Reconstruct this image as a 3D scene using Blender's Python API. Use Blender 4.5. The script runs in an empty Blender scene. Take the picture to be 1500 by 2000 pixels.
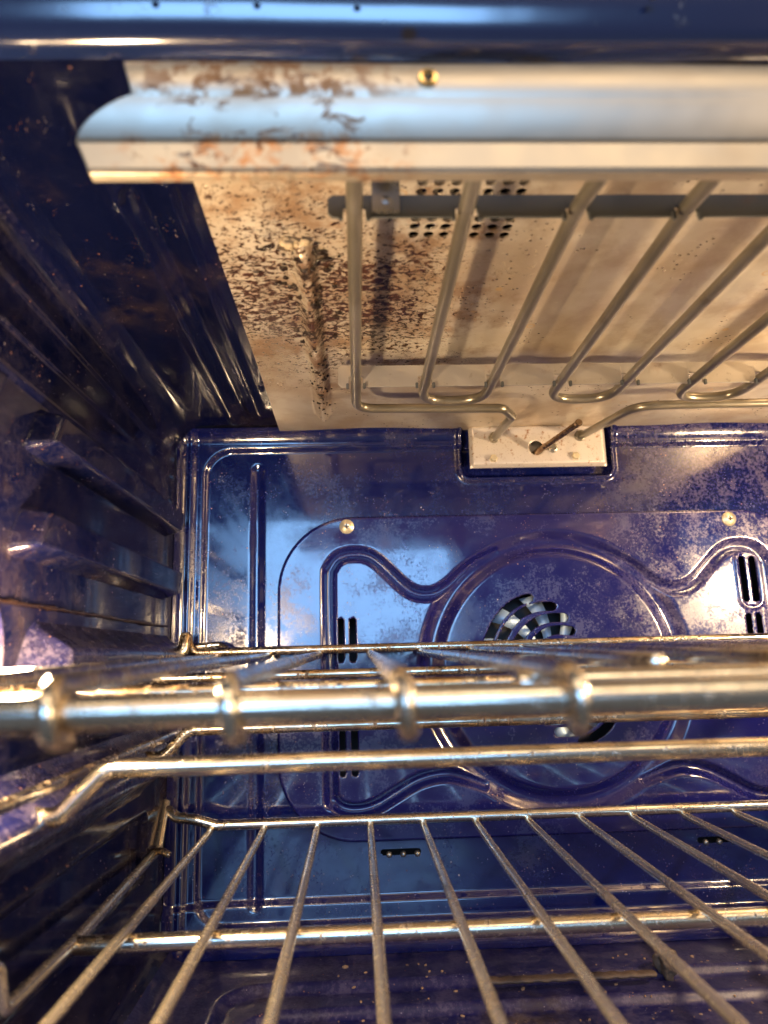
import bpy, bmesh, math, random
import numpy as np
from mathutils import Vector, Matrix
random.seed(7)
R = math.radians
scene = bpy.context.scene
C = scene.collection

# ------------------------------------------------------------------ camera
cam_d = bpy.data.cameras.new('camera')
cam = bpy.data.objects.new('camera', cam_d); C.objects.link(cam)
# camera axes (right, up, back) in world coordinates, solved from the vanishing points
Xc = Vector((0.99900989, -0.03497995, -0.02748899))      # image right
Dn = Vector((-0.02000511, 0.19868614, -0.97985898))      # image down
Fw = Vector((0.0397371, 0.97943873, 0.19778964))         # view direction
Fw.normalize(); Rt = (Xc - Fw * Xc.dot(Fw)).normalized(); Up = Rt.cross(Fw).normalized()
cam.matrix_world = Matrix(((Rt.x, Up.x, -Fw.x, 0), (Rt.y, Up.y, -Fw.y, 0), (Rt.z, Up.z, -Fw.z, 0), (0, 0, 0, 1)))
cam_d.sensor_fit = 'HORIZONTAL'; cam_d.sensor_width = 36.0
cam_d.lens = 36.0 * 1400 / 1500
cam_d.clip_start = 0.01; cam_d.clip_end = 60
cam_d.dof.use_dof = True; cam_d.dof.focus_distance = 0.52; cam_d.dof.aperture_fstop = 9.5
scene.camera = cam
scene.render.resolution_x = 768; scene.render.resolution_y = 1024
scene.render.engine = 'CYCLES'
scene.view_settings.view_transform = 'Standard'; scene.view_settings.look = 'None'
scene.view_settings.exposure = 0.12; scene.view_settings.gamma = 1.0

# ------------------------------------------------------------------ room light
w = bpy.data.worlds.new('World'); scene.world = w; w.use_nodes = True
bg = w.node_tree.nodes['Background']
bg.inputs[0].default_value = (0.50, 0.52, 0.58, 1); bg.inputs[1].default_value = 0.20

def area(name, loc, target, sx, sy, power, col, spread=180):
    l = bpy.data.lights.new(name, 'AREA'); l.shape = 'RECTANGLE'; l.size = sx; l.size_y = sy
    l.energy = power; l.color = col; l.spread = R(spread)
    o = bpy.data.objects.new(name, l); C.objects.link(o); o.location = loc
    d = Vector(target) - Vector(loc); o.rotation_euler = d.to_track_quat('-Z', 'Y').to_euler()
    return o
# the blue window of the kitchen behind the camera
area('window_light', (-0.15, -1.5, 0.28), (-0.15, 0.6, 0.28), 1.0, 0.52, 19, (0.27, 0.55, 1.0))
# added warm panel overhead, gives the deflector strip and rails a cream reflection
area('ceiling_fill', (0.2, -1.3, 1.5), (0.1, 0.3, 0.1), 2.2, 0.9, 22, (1.0, 0.75, 0.48))
# warm room light from the right
area('warm_room_light', (1.30, -0.75, 0.30), (0.1, 0.5, 0.0), 0.5, 0.6, 13, (1.0, 0.72, 0.42))
# the oven's own two lamps, in the side walls
LAMPS = [(-0.155, 0.272, 0.004, 1), (0.489, 0.375, 0.070, -1)]
for (x, y, z, sg) in LAMPS:
    l = bpy.data.lights.new('oven_lamp_light', 'POINT'); l.energy = 5.6 if sg > 0 else 8.5; l.color = (1.0, 0.70, 0.40); l.shadow_soft_size = 0.011
    o = bpy.data.objects.new('oven_lamp_light', l); C.objects.link(o); o.location = (x + sg * 0.026, y, z)

# ------------------------------------------------------------------ node helpers
class NT:
    def __init__(s, name):
        s.m = bpy.data.materials.new(name); s.m.use_nodes = True
        s.t = s.m.node_tree; s.p = s.t.nodes['Principled BSDF']
        s.tc = s.t.nodes.new('ShaderNodeTexCoord'); s.co = s.tc.outputs['Object']
    def n(s, typ, **k):
        x = s.t.nodes.new(typ)
        for a, v in k.items(): setattr(x, a, v)
        return x
    def set(s, sock, v):
        if isinstance(v, bpy.types.NodeSocket): s.t.links.new(v, sock)
        elif hasattr(sock, 'default_value'):
            try: sock.default_value = v
            except Exception: sock.default_value = (v[0], v[1], v[2], 1)
    def mp(s, scale=(1, 1, 1), rot=(0, 0, 0), loc=(0, 0, 0), co=None):
        x = s.n('ShaderNodeMapping'); s.set(x.inputs[0], co or s.co)
        x.inputs['Scale'].default_value = scale; x.inputs['Rotation'].default_value = rot; x.inputs['Location'].default_value = loc
        return x.outputs[0]
    def noise(s, sc, det=3, rough=0.55, co=None, dist=0.0):
        x = s.n('ShaderNodeTexNoise'); s.set(x.inputs['Vector'], co or s.co)
        x.inputs['Scale'].default_value = sc; x.inputs['Detail'].default_value = det
        x.inputs['Roughness'].default_value = rough; x.inputs['Distortion'].default_value = dist
        return x.outputs['Fac']
    def vor(s, sc, co=None, feature='F1', rnd=1.0, out='Distance'):
        x = s.n('ShaderNodeTexVoronoi', feature=feature); s.set(x.inputs['Vector'], co or s.co)
        x.inputs['Scale'].default_value = sc; x.inputs['Randomness'].default_value = rnd
        return x.outputs[out]
    def ramp(s, v, a, b, lo=0.0, hi=1.0, smooth=True):
        x = s.n('ShaderNodeMapRange', interpolation_type='SMOOTHSTEP' if smooth else 'LINEAR')
        s.set(x.inputs[0], v); s.set(x.inputs[1], a); s.set(x.inputs[2], b); s.set(x.inputs[3], lo); s.set(x.inputs[4], hi)
        return x.outputs[0]
    def math(s, op, a, b=0.0, clamp=False):
        x = s.n('ShaderNodeMath', operation=op, use_clamp=clamp); s.set(x.inputs[0], a); s.set(x.inputs[1], b)
        return x.outputs[0]
    def mix(s, f, a, b):
        x = s.n('ShaderNodeMix', data_type='RGBA'); s.set(x.inputs[0], f); s.set(x.inputs[6], a); s.set(x.inputs[7], b)
        return x.outputs[2]
    def xyz(s):
        x = s.n('ShaderNodeSeparateXYZ'); s.set(x.inputs[0], s.co); return x.outputs
    def bump(s, h, strength=0.3, dist=0.001, prev=None):
        x = s.n('ShaderNodeBump'); x.inputs['Strength'].default_value = strength; x.inputs['Distance'].default_value = dist
        s.set(x.inputs['Height'], h)
        if prev is not None: s.set(x.inputs['Normal'], prev)
        return x.outputs[0]
    def blob(s, cx, cy, cz, r0, r1):
        """1 inside r0 of a point, fading to 0 at r1"""
        x = s.n('ShaderNodeVectorMath', operation='DISTANCE'); s.set(x.inputs[0], s.co); x.inputs[1].default_value = (cx, cy, cz)
        return s.ramp(x.outputs['Value'], r0, r1, 1.0, 0.0)
    def fin(s, col=None, rough=None, metal=None, nor=None, **k):
        if col is not None: s.set(s.p.inputs['Base Color'], col)
        if rough is not None: s.set(s.p.inputs['Roughness'], rough)
        if metal is not None: s.set(s.p.inputs['Metallic'], metal)
        if nor is not None: s.set(s.p.inputs['Normal'], nor)
        for a, v in k.items(): s.set(s.p.inputs[a.replace('_', ' ')], v)
        return s.m
def c4(r, g, b): return (r, g, b, 1)

def enamel(name, soot=0.35, film=0.0, film_fn=None, specks=1.0, base=(0.020, 0.017, 0.125), rb=0.0, grime=0.5, spec=0.7, cw=0.5):
    s = NT(name)
    big = s.noise(9, 4, 0.6); mid = s.noise(60, 5, 0.7)
    sootm = s.math('MULTIPLY', s.ramp(big, 0.50, 0.68), s.ramp(mid, 0.35, 0.62))
    sootm = s.math('MULTIPLY', sootm, soot, True)
    col = s.mix(s.math('MULTIPLY', s.noise(25, 3), 0.5), c4(*base), c4(base[0] * 2.2, base[1] * 1.7, base[2] * 1.25))
    col = s.mix(sootm, col, c4(0.030, 0.019, 0.016))
    ro = s.ramp(mid, 0.3, 0.75, 0.07 + rb, 0.20 + rb)
    ro = s.math('ADD', ro, s.math('MULTIPLY', sootm, 0.28))
    gr_ = s.ramp(s.math('ADD', s.math('MULTIPLY', s.noise(420, 4, 0.75), 0.45), s.math('MULTIPLY', s.noise(22, 4, 0.65), 0.55)), 0.50, 0.58)
    gr_ = s.math('MULTIPLY', gr_, grime)
    ro = s.math('ADD', ro, s.math('MULTIPLY', gr_, 0.30))
    coatw = s.math('SUBTRACT', cw, s.math('MULTIPLY', gr_, cw), True)
    # milky grease film, mottled
    f = s.ramp(s.math('ADD', s.math('MULTIPLY', s.noise(380, 4, 0.7), 0.6), s.math('MULTIPLY', s.noise(55, 3, 0.6), 0.4)), 0.46, 0.60)
    if film_fn: f = s.math('MULTIPLY', f, film_fn(s), True)
    f = s.math('MULTIPLY', f, film, True)
    col = s.mix(f, col, c4(0.30, 0.25, 0.34))
    ro = s.math('ADD', ro, s.math('MULTIPLY', f, 0.25))
    # crumbs: pale and rusty dots
    d1 = s.vor(170); dots = s.math('MULTIPLY', s.ramp(d1, 0.13, 0.07, 0, 1), s.ramp(s.noise(45, 2), 0.56, 0.62))
    d2 = s.vor(420); dots2 = s.math('MULTIPLY', s.ramp(d2, 0.16, 0.08, 0, 1), s.ramp(s.noise(70, 2), 0.54, 0.60))
    dots = s.math('MULTIPLY', s.math('MAXIMUM', dots, dots2), specks, True)
    dc = s.mix(s.ramp(s.noise(90, 1), 0.45, 0.55), c4(0.42, 0.38, 0.40), c4(0.30, 0.13, 0.06))
    col = s.mix(dots, col, dc)
    ro = s.math('ADD', ro, s.math('MULTIPLY', dots, 0.4), True)
    # fine scratches / drips, vertical
    h = s.math('ADD', s.math('MULTIPLY', s.noise(14, 2), 1.0), s.math('MULTIPLY', dots, 0.25))
    h = s.math('ADD', h, s.math('MULTIPLY', mid, 0.06))
    h = s.math('ADD', h, s.math('MULTIPLY', sootm, 0.06))
    nb = s.bump(h, 0.35, 0.0016)
    return s.fin(col, ro, 0.0, nb, Specular_IOR_Level=spec, Coat_Weight=coatw, Coat_Roughness=0.05)

M = {}
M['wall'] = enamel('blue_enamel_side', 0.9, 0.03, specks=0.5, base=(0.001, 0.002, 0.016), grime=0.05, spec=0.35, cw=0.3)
def ff(s):
    x = s.xyz(); 
    a = s.ramp(x[0], 0.19, 0.33); b = s.ramp(x[2], -0.06, 0.03)
    return s.math('MULTIPLY', a, b)
M['ledge'] = enamel('sheen_blue_enamel', 0.45, 0.12, specks=1.0, base=(0.003, 0.004, 0.028), rb=0.06, grime=0.5)  # lilac film and lighter base paint the lamp's sheen onto the lower ledges
M['cover'] = enamel('blue_enamel_cover', 0.25, 0.42, ff, specks=0.8, grime=0.65, base=(0.005, 0.006, 0.078))
M['back'] = enamel('blue_enamel_back', 0.35, 0.18, ff, specks=0.9, base=(0.0015, 0.004, 0.060))
M['floor'] = enamel('blue_enamel_floor', 0.9, 0.12, None, specks=1.0, base=(0.002, 0.003, 0.050), rb=0.24, spec=0.4, cw=0.2)
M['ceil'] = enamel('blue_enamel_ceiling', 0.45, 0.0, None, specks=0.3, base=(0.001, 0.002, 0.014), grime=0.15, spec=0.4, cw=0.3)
def greasy():
    s = NT('blue_enamel_frame')
    sm = s.ramp(s.noise(70, 4, 0.7), 0.60, 0.72)
    spots = s.ramp(s.vor(38), 0.16, 0.08, 0, 1)
    col = s.mix(s.math('MAXIMUM', s.math('MULTIPLY', sm, 0.5), spots), c4(0.006, 0.014, 0.06), c4(0.012, 0.008, 0.010))
    return s.fin(col, s.ramp(sm, 0, 1, 0.16, 0.4), 0, s.bump(s.noise(30, 2), 0.3, 0.001), Specular_IOR_Level=1.0, Coat_Weight=0.8, Coat_Roughness=0.15)
M['frame'] = greasy()

def chrome(name, dirt=0.5, bright=(0.72, 0.66, 0.54), sootsc=260, metal=1.0, rr=0.13, tmin=0.25):
    s = NT(name)
    a = s.noise(38, 4, 0.65); b = s.noise(sootsc, 5, 0.75)
    tarn = s.ramp(a, 0.36, 0.66)
    col = s.mix(s.math('MULTIPLY', tarn, 0.75 * dirt + tmin), c4(*bright), c4(0.40, 0.25, 0.11))
    burnt = s.math('MULTIPLY', s.ramp(b, 0.60 - 0.10 * dirt, 0.68 - 0.08 * dirt), s.ramp(s.noise(55, 2), 0.40, 0.55))
    col = s.mix(burnt, col, c4(0.035, 0.018, 0.009))
    me = s.ramp(burnt, 0, 1, metal, 0.1)
    ro = s.math('ADD', s.ramp(a, 0.3, 0.7, rr, rr + 0.14), s.math('MULTIPLY', burnt, 0.3))
    return s.fin(col, ro, me, s.bump(s.math('ADD', burnt, s.math('MULTIPLY', b, 0.2)), 0.22, 0.0004))
M['chrome'] = chrome('tarnished_chrome', 0.30, (0.80, 0.75, 0.64), rr=0.16)
M['chrome_dirty'] = chrome('sooty_chrome', 0.85)
M['chrome_rod'] = chrome('dull_rod_chrome', 0.30, (0.92, 0.82, 0.62), 300, 0.90, 0.15, 0.05)

def plate_mat():
    """greasy stainless ceiling plate: streaky burnt splatter thick round the rib, thinning out to the right"""
    s = NT('splattered_steel'); x = s.xyz()
    dens = s.ramp(x[0], 0.140, 0.030)                          # left heavy
    dens = s.math('MULTIPLY', dens, s.ramp(x[1], 0.575, 0.46))   # clean strip at the back
    core = s.blob(-0.012, 0.38, 0.2, 0.02, 0.12)
    dens = s.math('ADD', s.math('MULTIPLY', dens, 0.55), s.math('MULTIPLY', core, 0.45), True)
    dens = s.math('MULTIPLY', dens, s.ramp(s.noise(26, 3, 0.6), 0.30, 0.58, 0.72, 1.08), True)
    co = s.mp((1.0, 1.35, 1.0), (0, 0, R(14)))
    n1 = s.noise(230, 4, 0.60, co, 0.8)
    n2 = s.noise(95, 5, 0.68, s.mp((1.0, 2.6, 1.0), (0, 0, R(-10)), (3, 1, 0)), 1.2)
    th1 = s.ramp(dens, 0, 1, 0.80, 0.488, smooth=False); 
    sp1 = s.ramp(s.math('SUBTRACT', n1, th1), 0.0, 0.035)
    th2 = s.ramp(dens, 0, 1, 0.82, 0.525, smooth=False)
    sp2 = s.ramp(s.math('SUBTRACT', n2, th2), 0.0, 0.025)
    dt = s.ramp(s.vor(230, s.mp((1, 1.3, 1))), 0.24, 0.15, 0, 1)
    dt = s.math('MULTIPLY', dt, s.ramp(s.math('ADD', s.noise(28, 2), s.math('MULTIPLY', dens, 0.30)), 0.58, 0.64))
    sq = s.math('ABSOLUTE', s.math('SUBTRACT', s.noise(150, 3, 0.55, s.mp((1, 1.5, 1), (0, 0, R(8)), (9, 4, 0)), 1.6), 0.5))
    sq = s.math('MULTIPLY', s.ramp(sq, 0.016, 0.005), s.ramp(s.math('ADD', s.noise(58, 3, 0.6), s.math('MULTIPLY', dens, 0.20)), 0.60, 0.64))
    sp2 = s.math('MAXIMUM', sp2, s.math('MULTIPLY', sq, s.ramp(dens, 0.05, 0.3)))
    sp = s.math('MAXIMUM', s.math('MAXIMUM', sp1, sp2), dt)
    # base: warm steel with heat tint and pale rubbed flecks
    base = s.mix(s.ramp(s.noise(12, 4, 0.6), 0.38, 0.66), c4(0.66, 0.61, 0.53), c4(0.50, 0.41, 0.31))
    base = s.mix(s.math('MULTIPLY', s.ramp(s.noise(120, 4, 0.7, s.mp((1, 1.8, 1), (0, 0, R(35)))), 0.60, 0.70), 0.45), base, c4(0.75, 0.68, 0.56))
    halo = s.ramp(s.math('SUBTRACT', n1, s.math('SUBTRACT', th1, 0.08)), 0.0, 0.10)
    brown = s.math('MULTIPLY', s.ramp(s.noise(33, 5, 0.7), 0.46, 0.66), s.ramp(dens, 0.0, 0.6, 0.30, 0.85))
    base = s.mix(s.math('MAXIMUM', s.math('MULTIPLY', halo, 0.55), brown), base, c4(0.30, 0.18, 0.10))
    # small rings of dried drops
    vr = s.vor(42); ring = s.math('MULTIPLY', s.ramp(vr, 0.07, 0.09), s.ramp(vr, 0.14, 0.11))
    ring = s.math('MULTIPLY', ring, s.ramp(s.noise(17, 1), 0.52, 0.56))
    base = s.mix(s.math('MULTIPLY', ring, 0.6), base, c4(0.62, 0.40, 0.16))
    rdg = s.math('MULTIPLY', s.ramp(s.math('ABSOLUTE', s.math('ADD', x[0], 0.0215)), 0.0085, 0.002), s.math('MULTIPLY', s.ramp(x[1], 0.315, 0.33), s.ramp(x[1], 0.57, 0.50)))
    rdg = s.math('MULTIPLY', rdg, s.ramp(s.noise(130, 5, 0.75, s.mp((1, 0.45, 1))), 0.36, 0.60))
    base = s.mix(s.math('MULTIPLY', rdg, 0.85), base, c4(0.17, 0.075, 0.03))
    col = s.mix(sp, base, s.mix(s.noise(60, 2), c4(0.012, 0.006, 0.005), c4(0.060, 0.024, 0.010)))
    ro = s.math('SUBTRACT', s.ramp(s.noise(50, 3), 0.3, 0.7, 0.36, 0.48), s.math('MULTIPLY', sp, 0.20))
    me = s.ramp(sp, 0, 1, 0.62, 0.0)
    h = s.math('ADD', s.math('MULTIPLY', sp, 1.0), s.math('MULTIPLY', s.noise(260, 3), 0.12))
    return s.fin(col, ro, me, s.bump(h, 0.8, 0.0007))
M['plate'] = plate_mat()

def steel(name, col=(0.62, 0.55, 0.43), ro=0.38, me=0.7, stain=0.5, sc=45):
    s = NT(name)
    st = s.ramp(s.noise(sc, 5, 0.68), 0.57, 0.70)
    c = s.mix(s.math('MULTIPLY', st, stain), c4(*col), c4(0.28, 0.13, 0.05))
    c = s.mix(s.math('MULTIPLY', s.ramp(s.noise(sc * 4, 4, 0.7), 0.62, 0.70), stain), c, c4(0.10, 0.045, 0.02))
    r = s.math('ADD', s.ramp(s.noise(90, 2), 0.3, 0.7, ro - 0.05, ro + 0.05), s.math('MULTIPLY', st, 0.1))
    return s.fin(c, r, me, s.bump(s.noise(180, 3), 0.15, 0.0004))
def hood_mat():
    s = NT('stained_hood_steel'); x = s.xyz()
    left = s.ramp(x[0], 0.03, -0.03); 
    nn = s.noise(150, 6, 0.72, s.mp((0.6, 1, 1.2)), 0.8)
    zone = s.math('MULTIPLY', s.ramp(x[0], 0.035, -0.01), s.ramp(x[0], -0.085, -0.05))
    th = s.ramp(zone, 0, 1, 0.76, 0.555, smooth=False)
    st = s.ramp(s.math('SUBTRACT', nn, th), 0.0, 0.03)
    # blotchy dried grease line under the top band
    bl = s.math('MULTIPLY', s.ramp(x[2], 0.1755, 0.1775), s.math('MULTIPLY', s.ramp(s.noise(130, 5, 0.7), 0.45, 0.56), zone))
    sc2 = s.ramp(s.noise(300, 3, 0.7), 0.60, 0.66)
    low = s.math('MULTIPLY', s.ramp(x[2], 0.1680, 0.1640), s.math('MULTIPLY', zone, sc2))
    base = s.mix(s.ramp(s.noise(18, 3), 0.4, 0.65), c4(0.50, 0.44, 0.35), c4(0.42, 0.34, 0.25))
    rust = s.math('MULTIPLY', s.ramp(s.noise(110, 5, 0.7), 0.50, 0.62), s.math('MULTIPLY', zone, s.ramp(x[2], 0.1690, 0.1640)))
    base = s.mix(s.math('MULTIPLY', rust, 0.75), base, c4(0.42, 0.16, 0.035))
    c = s.mix(s.math('MULTIPLY', bl, 0.85), base, c4(0.26, 0.12, 0.04))
    c = s.mix(s.math('MULTIPLY', st, 0.6), c, c4(0.13, 0.05, 0.018))
    c = s.mix(low, c, c4(0.12, 0.045, 0.02))
    r = s.math('ADD', s.ramp(s.noise(70, 2), 0.3, 0.7, 0.40, 0.46), s.math('MULTIPLY', s.math('MAXIMUM', bl, st), 0.2))
    return s.fin(c, r, 0.85, s.bump(s.math('ADD', s.noise(25, 2), s.math('MULTIPLY', st, 0.2)), 0.2, 0.0006))
M['hood'] = hood_mat()
def tube_mat():
    s = NT('heating_tube_grey')
    c = s.mix(s.ramp(s.noise(14, 3), 0.4, 0.62), c4(0.30, 0.275, 0.23), c4(0.21, 0.19, 0.15))
    c = s.mix(s.math('MULTIPLY', s.ramp(s.noise(70, 4), 0.62, 0.72), 0.35), c, c4(0.14, 0.10, 0.06))
    return s.fin(c, 0.28, 0.75)
M['element'] = tube_mat()
M['strap_dark'] = steel('dark_strap_steel', (0.10, 0.11, 0.12), 0.45, 0.5, 0.2, 40)
M['strap'] = steel('light_strap_steel', (0.50, 0.47, 0.42), 0.36, 0.7, 0.25, 40)
M['clip'] = steel('clip_steel', (0.34, 0.33, 0.31), 0.30, 0.85, 0.2, 60)
M['term'] = steel('rust_spotted_plate', (0.62, 0.58, 0.56), 0.40, 0.45, 1.0, 190)
M['screw'] = steel('brass_toned_screw', (0.85, 0.76, 0.55), 0.35, 0.8, 0.2, 200)
M['probe'] = steel('probe_steel', (0.40, 0.28, 0.18), 0.25, 0.95, 0.6, 90)
M['fan'] = steel('window_tint_fan_steel', (0.50, 0.66, 0.82), 0.50, 0.4, 0.1, 50)  # blue tint puts the window's reflection into the blade colour
def simple(name, col, ro=0.5, me=0.0, bumpy=0.0, sc=80):
    s = NT(name); c = s.mix(s.noise(sc, 3), c4(*col), c4(*[v * 0.55 for v in col]))
    return s.fin(c, ro, me, s.bump(s.noise(sc * 2, 4, 0.7), bumpy, 0.001) if bumpy else None)
M['black'] = simple('dark_void_steel', (0.010, 0.010, 0.013), 0.6)
M['tar'] = simple('burnt_grease', (0.016, 0.008, 0.005), 0.16, 0, 0.8, 260)
M['ash'] = simple('pale_ash_crust', (0.42, 0.34, 0.23), 0.7, 0, 0.8, 220)
M['crumb'] = simple('baked_crumbs', (0.30, 0.19, 0.12), 0.8, 0, 0.5, 150)
M['char'] = simple('charred_food', (0.045, 0.028, 0.018), 0.7, 0, 1.0, 120)

# ------------------------------------------------------------------ object helpers
def tag(o, label=None, cat=None, group=None, kind=None):
    if label: o['label'] = label
    if cat: o['category'] = cat
    if group: o['group'] = group
    if kind: o['kind'] = kind
    return o
def empty(name, loc, label, cat, group=None):
    o = bpy.data.objects.new(name, None); C.objects.link(o); o.location = loc; o.empty_display_size = 0.02
    return tag(o, label, cat, group)
def link(name, me, mat, parent=None, smooth=True):
    me.materials.append(mat)
    if smooth and len(me.polygons): me.polygons.foreach_set('use_smooth', [True] * len(me.polygons))
    o = bpy.data.objects.new(name, me); C.objects.link(o)
    if parent is not None:
        o.parent = parent; o.matrix_parent_inverse = Matrix.Translation(parent.location).inverted()
    return o
def sharp(o, ang=35):
    o.data.set_sharp_from_angle(angle=R(ang)); return o
def from_arrays(name, V, F, mat, parent=None, smooth=True):
    me = bpy.data.meshes.new(name); me.from_pydata([tuple(v) for v in V], [], [tuple(f) for f in F]); me.update()
    return link(name, me, mat, parent, smooth)
def sheet(name, U, Vv, fn, mat, parent=None, sdf=None, flip=False, thick=0.0, smooth=True):
    """height-field sheet; fn(U,V)->(X,Y,Z) arrays; sdf(U,V) negative inside openings"""
    A, B = np.meshgrid(U, Vv, indexing='ij'); n, m = A.shape
    h = float(abs(U[1] - U[0]))
    keep = np.ones((n - 1, m - 1), bool)
    if sdf is not None:
        for it in range(2):
            D = sdf(A, B); e = h * 0.02
            gx = (sdf(A + e, B) - sdf(A - e, B)) / (2 * e); gy = (sdf(A, B + e) - sdf(A, B - e)) / (2 * e)
            near = np.abs(D) < 0.62 * h
            A = np.where(near, A - gx * D, A); B = np.where(near, B - gy * D, B)
        D = sdf(A, B); inside = D < 0.12 * h
        keep = ~(inside[:-1, :-1] & inside[1:, :-1] & inside[1:, 1:] & inside[:-1, 1:])
    X, Y, Z = fn(A, B)
    co = np.stack([X + 0 * A, Y + 0 * A, Z + 0 * A], -1).reshape(-1, 3).astype(np.float32)
    idx = np.arange(n * m).reshape(n, m)
    q = np.stack([idx[:-1, :-1], idx[1:, :-1], idx[1:, 1:], idx[:-1, 1:]], -1)[keep]
    if flip: q = q[:, ::-1]
    used = np.unique(q); remap = -np.ones(n * m, int); remap[used] = np.arange(len(used)); q = remap[q]; co = co[used]
    me = bpy.data.meshes.new(name); me.vertices.add(len(co)); me.vertices.foreach_set('co', co.ravel())
    me.loops.add(q.size); me.loops.foreach_set('vertex_index', q.ravel().astype(np.int32))
    me.polygons.add(len(q)); me.polygons.foreach_set('loop_start', np.arange(0, q.size, 4, dtype=np.int32))
    me.update(calc_edges=True); me.validate()
    o = link(name, me, mat, parent, smooth)
    if thick:
        md = o.modifiers.new('thickness', 'SOLIDIFY'); md.thickness = thick; md.offset = -1
    return o
def sst(x, a, b):
    t = np.clip((x - a) / (b - a), 0, 1); return t * t * (3 - 2 * t)
def dpoly(A, B, pts):
    """distance to a polyline"""
    D = np.full(A.shape, 1e9)
    for (x0, y0), (x1, y1) in zip(pts[:-1], pts[1:]):
        dx, dy = x1 - x0, y1 - y0; L = dx * dx + dy * dy + 1e-18
        t = np.clip(((A - x0) * dx + (B - y0) * dy) / L, 0, 1)
        D = np.minimum(D, np.hypot(A - x0 - t * dx, B - y0 - t * dy))
    return D
def rrect(A, B, cx, cy, hx, hy, r):
    qx = np.abs(A - cx) - hx + r; qy = np.abs(B - cy) - hy + r
    return np.hypot(np.maximum(qx, 0), np.maximum(qy, 0)) + np.minimum(np.maximum(qx, qy), 0) - r
def rounded(pts, rad, seg=6):
    """polyline with its corners rounded"""
    P = [Vector(p) for p in pts]; out = [P[0]]
    rr = rad if isinstance(rad, (list, tuple)) else [rad] * len(P)
    for i in range(1, len(P) - 1):
        a, b, c = P[i - 1], P[i], P[i + 1]; u = (a - b); v = (c - b)
        ang = u.angle(v, math.pi)
        if ang > math.pi - 0.02 or rr[i] <= 0: out.append(b); continue
        d = min(rr[i] / math.tan(ang / 2), u.length * 0.49, v.length * 0.49)
        p0 = b + u.normalized() * d; p1 = b + v.normalized() * d
        for k in range(seg + 1):
            t = k / seg; out.append(p0 * (1 - t) ** 2 + b * 2 * t * (1 - t) + p1 * t * t)
    out.append(P[-1]); return out
def smooth_curve(pts, n=8):
    P = [Vector(p) for p in pts]; out = []
    Q = [P[0] * 2 - P[1]] + P + [P[-1] * 2 - P[-2]]
    for i in range(1, len(Q) - 2):
        for k in range(n):
            t = k / n; a, b, c, d = Q[i - 1], Q[i], Q[i + 1], Q[i + 2]
            out.append(0.5 * ((2 * b) + (c - a) * t + (2 * a - 5 * b + 4 * c - d) * t * t + (3 * b - a - 3 * c + d) * t ** 3))
    out.append(P[-1]); return out
def tube_data(path, r, V, F, sides=14, cap='round', radii=None, flat=1.0, jitter=0.0):
    P = [Vector(p) for p in path]
    Pf = [P[0]]
    for p in P[1:]:
        if (p - Pf[-1]).length > 1e-6: Pf.append(p)
    P = Pf
    T = [(P[min(i + 1, len(P) - 1)] - P[max(i - 1, 0)]).normalized() for i in range(len(P))]
    nrm = Vector((0, 0, 1)) if abs(T[0].z) < 0.9 else Vector((1, 0, 0))
    nrm = (nrm - T[0] * nrm.dot(T[0])).normalized()
    rings = []
    def ring(p, t, n, rad):
        b = t.cross(n); base = len(V)
        for k in range(sides):
            a = 2 * math.pi * k / sides
            V.append(p + n * (math.cos(a) * rad * flat) + b * (math.sin(a) * rad))
        rings.append(base)
    if cap == 'round':
        for q in (1.0, 0.75, 0.4): ring(P[0] - T[0] * r * 0.5 * q, T[0], nrm, r * math.sqrt(max(0, 1 - q * q)) + 1e-5)
    n = nrm
    for i, p in enumerate(P):
        if i: n = (n - T[i] * n.dot(T[i])).normalized()
        ring(p, T[i], n, (radii[i] if radii else r) * (1 + random.uniform(-jitter, jitter)))
    if cap == 'round':
        for q in (0.4, 0.75, 1.0): ring(P[-1] + T[-1] * r * 0.5 * q, T[-1], n, r * math.sqrt(max(0, 1 - q * q)) + 1e-5)
    for a, b in zip(rings[:-1], rings[1:]):
        for k in range(sides):
            k2 = (k + 1) % sides; F.append((a + k, a + k2, b + k2, b + k))
    F.append(tuple(rings[0] + k for k in reversed(range(sides)))); F.append(tuple(rings[-1] + k for k in range(sides)))
def tube(name, path, r, mat, parent=None, **k):
    V, F = [], []; tube_data(path, r, V, F, **k)
    return from_arrays(name, V, F, mat, parent)
def resample(path, step):
    P = [Vector(p) for p in path]; out = [P[0]]
    for a, b in zip(P[:-1], P[1:]):
        k = max(1, int((b - a).length / step))
        for i in range(1, k + 1): out.append(a.lerp(b, i / k))
    return out
def bm_obj(name, bm, mat, parent=None, smooth=False, bevel=0.0):
    if bevel:
        bmesh.ops.bevel(bm, geom=[e for e in bm.edges], offset=bevel, segments=2, affect='EDGES', clamp_overlap=True)
    bmesh.ops.recalc_face_normals(bm, faces=bm.faces)
    me = bpy.data.meshes.new(name); bm.to_mesh(me); bm.free()
    return link(name, me, mat, parent, smooth)
def box(bm, x0, x1, y0, y1, z0, z1):
    v = [bm.verts.new(p) for p in [(x0, y0, z0), (x1, y0, z0), (x1, y1, z0), (x0, y1, z0), (x0, y0, z1), (x1, y0, z1), (x1, y1, z1), (x0, y1, z1)]]
    for f in [(0, 3, 2, 1), (4, 5, 6, 7), (0, 1, 5, 4), (1, 2, 6, 5), (2, 3, 7, 6), (3, 0, 4, 7)]: bm.faces.new([v[i] for i in f])
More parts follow.
